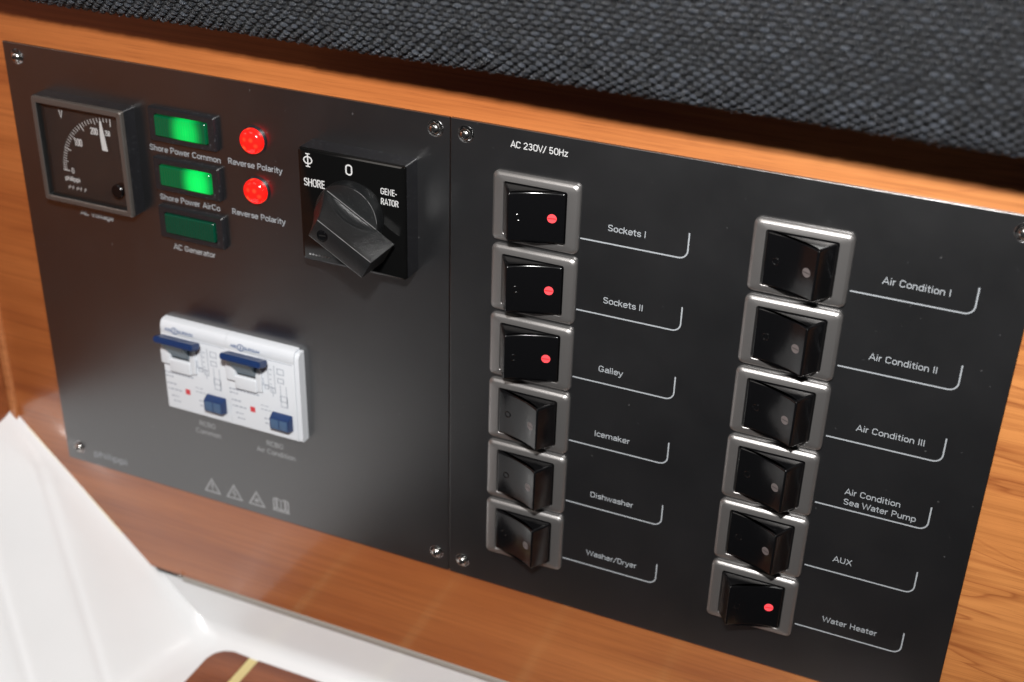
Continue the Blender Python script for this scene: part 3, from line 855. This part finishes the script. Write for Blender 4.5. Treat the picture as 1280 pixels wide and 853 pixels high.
finish(bm, 'fine_marks', M_print_dim, sel, smooth=0)
bm = bmesh.new()
add_lathe(bm, [(11.45, 8.4), (11.4, 9.2), (11.2, 12.0), (11.05, 12.3), (10.8, 12.4), (0.001, 12.4)], 0, 0, 72, cap=False)
disc = finish(bm, 'knob_disc', M_knob, sel, smooth=32)
ca, sa = math.cos(math.radians(-30)), math.sin(math.radians(-30))
def sn(s, n): return s * ca - n * sa, s * sa + n * ca
# handle: (h, left end s, right end s, half width); the finger scoop is cut into both flanks
def lv_at(h):
    T = [(12.1, -10.4, 17.3, 3.95), (13.6, -9.9, 17.35, 3.9), (15.5, -8.9, 17.35, 3.8), (18, -7.4, 17.3, 3.7), (21, -5.9, 17.3, 3.55), (24, -4.7, 17.25, 3.45), (26.4, -3.9, 17.2, 3.35)]
    for a_, c_ in zip(T, T[1:]):
        if h <= c_[0]:
            q = (h - a_[0]) / (c_[0] - a_[0]); return (h,) + tuple(a_[i] + (c_[i] - a_[i]) * q for i in (1, 2, 3))
    return T[-1]
lv = [lv_at(h) for h in [12.1 + k * 0.5 for k in range(15)] + [20, 22, 24, 26.4]]
bm = bmesh.new(); loops = []
NS = 22
for h, a0, a1, n_ in lv:
    ring = []
    def hw(s_):
        top = 12.2 + 6.0 * max(0, 1 - (abs(s_ - 1.0) / 9.4) ** 2.2)
        if h >= top or top < 12.4: return n_
        return n_ - 0.26 * (top - 12.2) * math.sin(math.pi * (h - 12.1) / (top - 12.1)) ** 0.8
    ss = [a0 + (a1 - a0) * k / NS for k in range(NS + 1)]
    for s_ in ss: x, z = sn(s_, hw(s_)); ring.append((x, h, z))
    for s_ in ss[::-1]: x, z = sn(s_, -hw(s_)); ring.append((x, h, z))
    loops.append(ring)
add_loops(bm, loops, True, True)
bmesh.ops.recalc_face_normals(bm, faces=bm.faces[:])
es = [e for e in bm.edges if (e.calc_face_angle(0) or 0) > 0.8]
bmesh.ops.bevel(bm, geom=es, offset=0.22 * U, segments=2, affect='EDGES', profile=0.5)
knob = finish(bm, 'knob_handle', M_knob, sel, smooth=34)
# rubbed edges
bm = bmesh.new()
def rod(pts, r):
    rings = []
    for i, p in enumerate(pts):
        a = Vector(pts[max(i - 1, 0)]); c = Vector(pts[min(i + 1, len(pts) - 1)]); d = (c - a).normalized()
        u = d.orthogonal().normalized(); w = d.cross(u)
        rr = r * random.uniform(.75, 1.15)
        rings.append([tuple(Vector(p) + (u * math.cos(k * math.pi / 3) + w * math.sin(k * math.pi / 3)) * rr) for k in range(6)])
    add_loops(bm, rings, True, True)
def line(s0, n0, h0, s1, n1, h1, n=12):
    return [(*sn(s0 + (s1 - s0) * k / n, n0 + (n1 - n0) * k / n), h0 + (h1 - h0) * k / n) for k in range(n + 1)]
def xzh(ps): return [(x, h, z) for x, z, h in ps]
rod(xzh(line(-3.8, 3.28, 26.3, 17.0, 3.28, 26.3)), .10)
rod(xzh(line(-3.8, -3.28, 26.3, 17.0, -3.28, 26.3)), .07)
rod(xzh(line(-9.6, 4.15, 12.42, 9.9, 4.15, 12.42)), .11)
rod(xzh(line(10.4, 3.85, 12.2, 17.2, 3.85, 12.2)), .06)
rod([(10.98 * math.cos(math.radians(a)), 12.33, 10.98 * math.sin(math.radians(a))) for a in range(2, 76, 5)], .07)
finish(bm, 'rubbed_edge', mat('rubbed_plastic', (0.16, 0.16, 0.16), 0.4)[0], sel)
bm = bmesh.new(); x, z = sn(0.0, -0.2)
add_lathe(bm, [(1.9, 26.35), (1.9, 26.5), (1.6, 26.5), (1.5, 26.43), (0.001, 26.42)], x, z, 28, cap=False)
finish(bm, 'knob_screw', M_gloss, sel)
bm = bmesh.new(); add_poly(bm, [(x - 1.1, z - .2), (x + 1.1, z + .0), (x + 1.1, z + .35), (x - 1.1, z + .2)], 26.43, 26.5)
finish(bm, 'screw_slot', M_dark, sel, smooth=0)

# ---- circuit breakers
def breaker(x0, x1, cap1, cap2, cx1, cx2, label):
    org = ((x0 + x1) / 2, 0, -111.8)
    W = (x1 - x0) / 2
    bm = bmesh.new()
    prof = [(0, 18.7), (2.0, 18.7), (3.1, 18.3), (3.8, 17.3), (4.1, 16.0), (4.1, 13.8), (4.05, 13.7), (4.1, 13.6), (4.1, -17.7), (3.8, -18.1), (3.2, -18.3), (0, -18.3)]
    add_loops(bm, [[(x, h, z) for h, z in prof] for x in (-W, W)], True, True)
    body = finish(bm, 'circuit_breaker', M_white, PL, rel(OL, org), smooth=35); body['label'] = label
    ox = -W  # local left edge
    H = 4.1
    # lever seat: raised collar round a dark opening
    bm = bmesh.new()
    add_box(bm, ox - 0.2, ox + 4.0, H - .3, H + 1.5, 1.6, 8.2, 0.7, 3)
    add_box(bm, ox + 12.0, ox + 14.6, H - .2, H + 1.0, -0.6, 12.6, 0.5, 3)
    add_box(bm, ox + 3.4, ox + 12.6, H - .2, H + 1.5, -1.2, 4.2, 0.7, 3)
    finish(bm, 'lever_seat', M_white, body)
    box('lever_opening', M_dark, body, ox + 3.9, ox + 12.2, H - .1, H + 0.06, 4.0, 12.4)
    bm = bmesh.new()
    add_loops(bm, [[(ox + 3.7, H, 4.6), (ox + 12.3, H, 4.6), (ox + 12.3, H, 10.6), (ox + 3.7, H, 10.6)],
                   [(ox + 3.6, 9.6, 12.6), (ox + 12.9, 9.6, 12.6), (ox + 12.9, 10.2, 15.4), (ox + 3.6, 10.2, 15.4)]], True, True)
    lever = finish(bm, 'lever', M_stem, body)
    bm = bmesh.new()
    add_loops(bm, [[(ox + 2.7, 8.0, 12.4), (ox + 19.3, 8.0, 12.4), (ox + 19.3, 6.6, 14.8), (ox + 2.7, 6.6, 14.8)],
                   [(ox + 2.7, 12.6, 14.4), (ox + 19.3, 12.6, 14.4), (ox + 19.3, 12.0, 16.6), (ox + 2.7, 12.0, 16.6)]], True, True)
    bmesh.ops.bevel(bm, geom=bm.edges[:], offset=0.45 * U, segments=3, affect='EDGES')
    finish(bm, 'lever_grip', M_blue, lever)
    # test button
    bm = bmesh.new(); bx, bz = ox + 21.9, -11.0
    add_loops(bm, rloops([(4.2, 3.3, 0.4, H - .1), (4.1, 3.1, 0.4, H + 0.8), (3.8, 2.3, 0.3, H + 2.7)], bx, bz), cap1=True)
    btn = finish(bm, 'test_button', M_blue, body)
    box('button_face', M_blue_face, btn, bx - 3.4, bx - .2, H + 2.65, H + 2.82, bz - 2.0, bz + 1.9, .1)
    box('button_face', M_blue_face, btn, bx + .2, bx + 3.4, H + 2.65, H + 2.82, bz - 2.0, bz + 1.9, .1)
    box('red_flag', M_flag, body, ox + 8.4, ox + 10.4, H, H + 0.12, -10.3, -8.2)
    # print
    text('ABL', M_navy_print, body, ox + 1.9, 14.85, H + 0.03, cap=1.2, width=3.0, bold=.04)
    text('SURSUM', M_navy_print, body, ox + 7.6, 14.85, H + 0.03, cap=1.2, width=6.4, bold=.04)
    bm = bmesh.new()
    add_stroke(bm, [(ox + 6.2 + 1.25 * math.cos(a * math.pi / 8), 15.4 + 1.25 * math.sin(a * math.pi / 8)) for a in range(16)], 0.32, H + .03, closed=True)
    add_stroke(bm, [(ox + 6.2, 14.7), (ox + 6.2, 16.1)], 0.4, H + .03)
    finish(bm, 'logo_ring', M_navy_print, body, smooth=0)
    bm = bmesh.new(); h = H + .03
    add_stroke(bm, [(ox + 13, 13.3), (ox + 27.3, 13.3)], 0.16, h)
    ox -= 1.4; h0_ = h
    rg = random.Random(11)
    def dashes(x, z, n, w=.32):
        for _ in range(n):
            l = rg.uniform(.5, 1.5); add_stroke(bm, [(x, z), (x + l, z)], w, h); x += l + .4
    dashes(ox + 1.4, -2.6, 9, .45); dashes(ox + 1.4, -4.2, 3, .45); dashes(ox + 2.0, -7.2, 3, .5); dashes(ox + 2.2, -9.6, 4, .45)
    dashes(ox + 3.4, -12.4, 3, .45); dashes(ox + 4, -14.5, 3, .45); dashes(ox + 14.5, -6.3, 3); dashes(ox + 14.5, -8.0, 3); dashes(ox + 15.6, -11.6, 2, .45); dashes(ox + 15.8, -13.6, 2, .45)
    dashes(ox + 20.5, -14.4, 4, .3)
    for x in (18.4, 21.0, 23.2, 25.6):
        add_stroke(bm, [(ox + x, 11.5 - (x % 3)), (ox + x, 1.0)], .18, h) if x < 22 else add_stroke(bm, [(ox + x, 4), (ox + x, -5)], .18, h)
    for x, z, w_, l in ((22.3, 8.4, 2.6, 2.2), (22.3, 4.9, 2.4, 1.8), (19.2, 0.2, 1.8, 2.0), (23.0, -2.6, 2.8, 2.2), (16.8, 1.2, 1.6, 1.6), (15.0, 3.0, 1.3, 2.2)):
        add_stroke(bm, [(ox + x, z), (ox + x + w_, z), (ox + x + w_, z + l), (ox + x, z + l)], .22, h, closed=True)
    add_stroke(bm, [(ox + 14.6, 4.6), (ox + 16.4, 2.4), (ox + 20, 2.4), (ox + 20, -1.4)], .2, h)
    add_stroke(bm, [(ox + 23.2, -4.8), (ox + 25.8, -4.8), (ox + 25.8, -1.2)], .22, h)
    for z in (9.5, 7.5, 5.5, 3.5): dashes(ox + 18.9, z, 1, .3)
    finish(bm, 'fine_print', M_fine, body, smooth=0)
    text(cap1, M_print_dim, PL, cx1[0], cx1[1], 0.03, origin=OL, width=cx1[2])
    text(cap2, M_print_dim, PL, cx2[0], cx2[1], 0.03, origin=OL, width=cx2[2])
breaker(-114.1, -86.15, 'RCBO', 'Common', (-104.3, -137.6, 7.2), (-106.1, -141.2, 11.1), 'white circuit breaker with blue lever, the left one')
breaker(-86.05, -58.1, 'RCBO', 'Air Condition', (-74.8, -138.2, 7.2), (-79.2, -141.9, 16.6), 'white circuit breaker with blue lever, the right one')
bm = bmesh.new()
prof = [(0, 17.9), (2.4, 17.9), (3.3, 17.2), (3.8, 15.8), (3.8, -17.6), (3.3, -18.2), (0, -18.2)]
add_loops(bm, [[(x, h, z) for h, z in prof] for x in (-58.0, -56.3)], True, True)
bmesh.ops.bevel(bm, geom=[e for e in bm.edges if (e.calc_face_angle(0) or 0) > 1.0], offset=0.5 * U, segments=3, affect='EDGES')
finish(bm, 'breaker_side_cap', M_white, PL, rel(OL, (0, 0, -111.8)))

text('philippi', M_print, PL, -158.0, -166.9, 0.03, cap=3.1, origin=OL, width=16.4, bold=.06)
# warning symbols
for k, x in enumerate((-101.2, -91.2, -81.1)):
    bm = bmesh.new(); z0 = -167.3
    tri = [(x - 3.3, z0), (x + 3.3, z0), (x, z0 + 5.9)]
    add_stroke(bm, tri, 0.62, 0.03, closed=True)
    if k == 0:
        add_stroke(bm, [(x, z0 + 1.9), (x, z0 + 4.2)], .7, .03); add_stroke(bm, [(x, z0 + .75), (x, z0 + 1.35)], .7, .03)
    elif k == 1:
        add_stroke(bm, [(x + .3, z0 + 4.2), (x - .6, z0 + 2.4), (x + .6, z0 + 2.2), (x - .2, z0 + .7)], .5, .03)
    else:
        add_poly(bm, [(x + .8 * math.cos(a * math.pi / 6), z0 + 2.1 + .8 * math.sin(a * math.pi / 6)) for a in range(12)], .03, .08)
        for a in range(8):
            add_stroke(bm, [(x + 1.0 * math.cos(a * math.pi / 4), z0 + 2.1 + 1.0 * math.sin(a * math.pi / 4)), (x + 1.6 * math.cos(a * math.pi / 4), z0 + 2.1 + 1.4 * math.sin(a * math.pi / 4))], .25, .03)
    finish(bm, 'warning_symbol', M_print_dim, PL, rel(OL, (0, 0, 0)), smooth=0)
bm = bmesh.new(); x, z0 = -70.3, -167.0
for s in (-1, 1):
    add_stroke(bm, [(x, z0 + .6), (x + s * 1.8, z0 + 1.1), (x + s * 3.2, z0 + .6), (x + s * 3.2, z0 + 5.0), (x + s * 1.8, z0 + 5.6), (x, z0 + 4.9)], .55, .03)
    add_stroke(bm, [(x + s * 1.9, z0 + 1.4), (x + s * 1.9, z0 + 5.2)], .8, .03)
add_stroke(bm, [(x, z0 + .4), (x, z0 + 5.1)], .5, .03); add_stroke(bm, [(x - 3.7, z0 + 0.0), (x + 3.7, z0 + 0.0)], .6, .03)
finish(bm, 'manual_symbol', M_print_dim, PL, rel(OL, (0, 0, 0)), smooth=0)
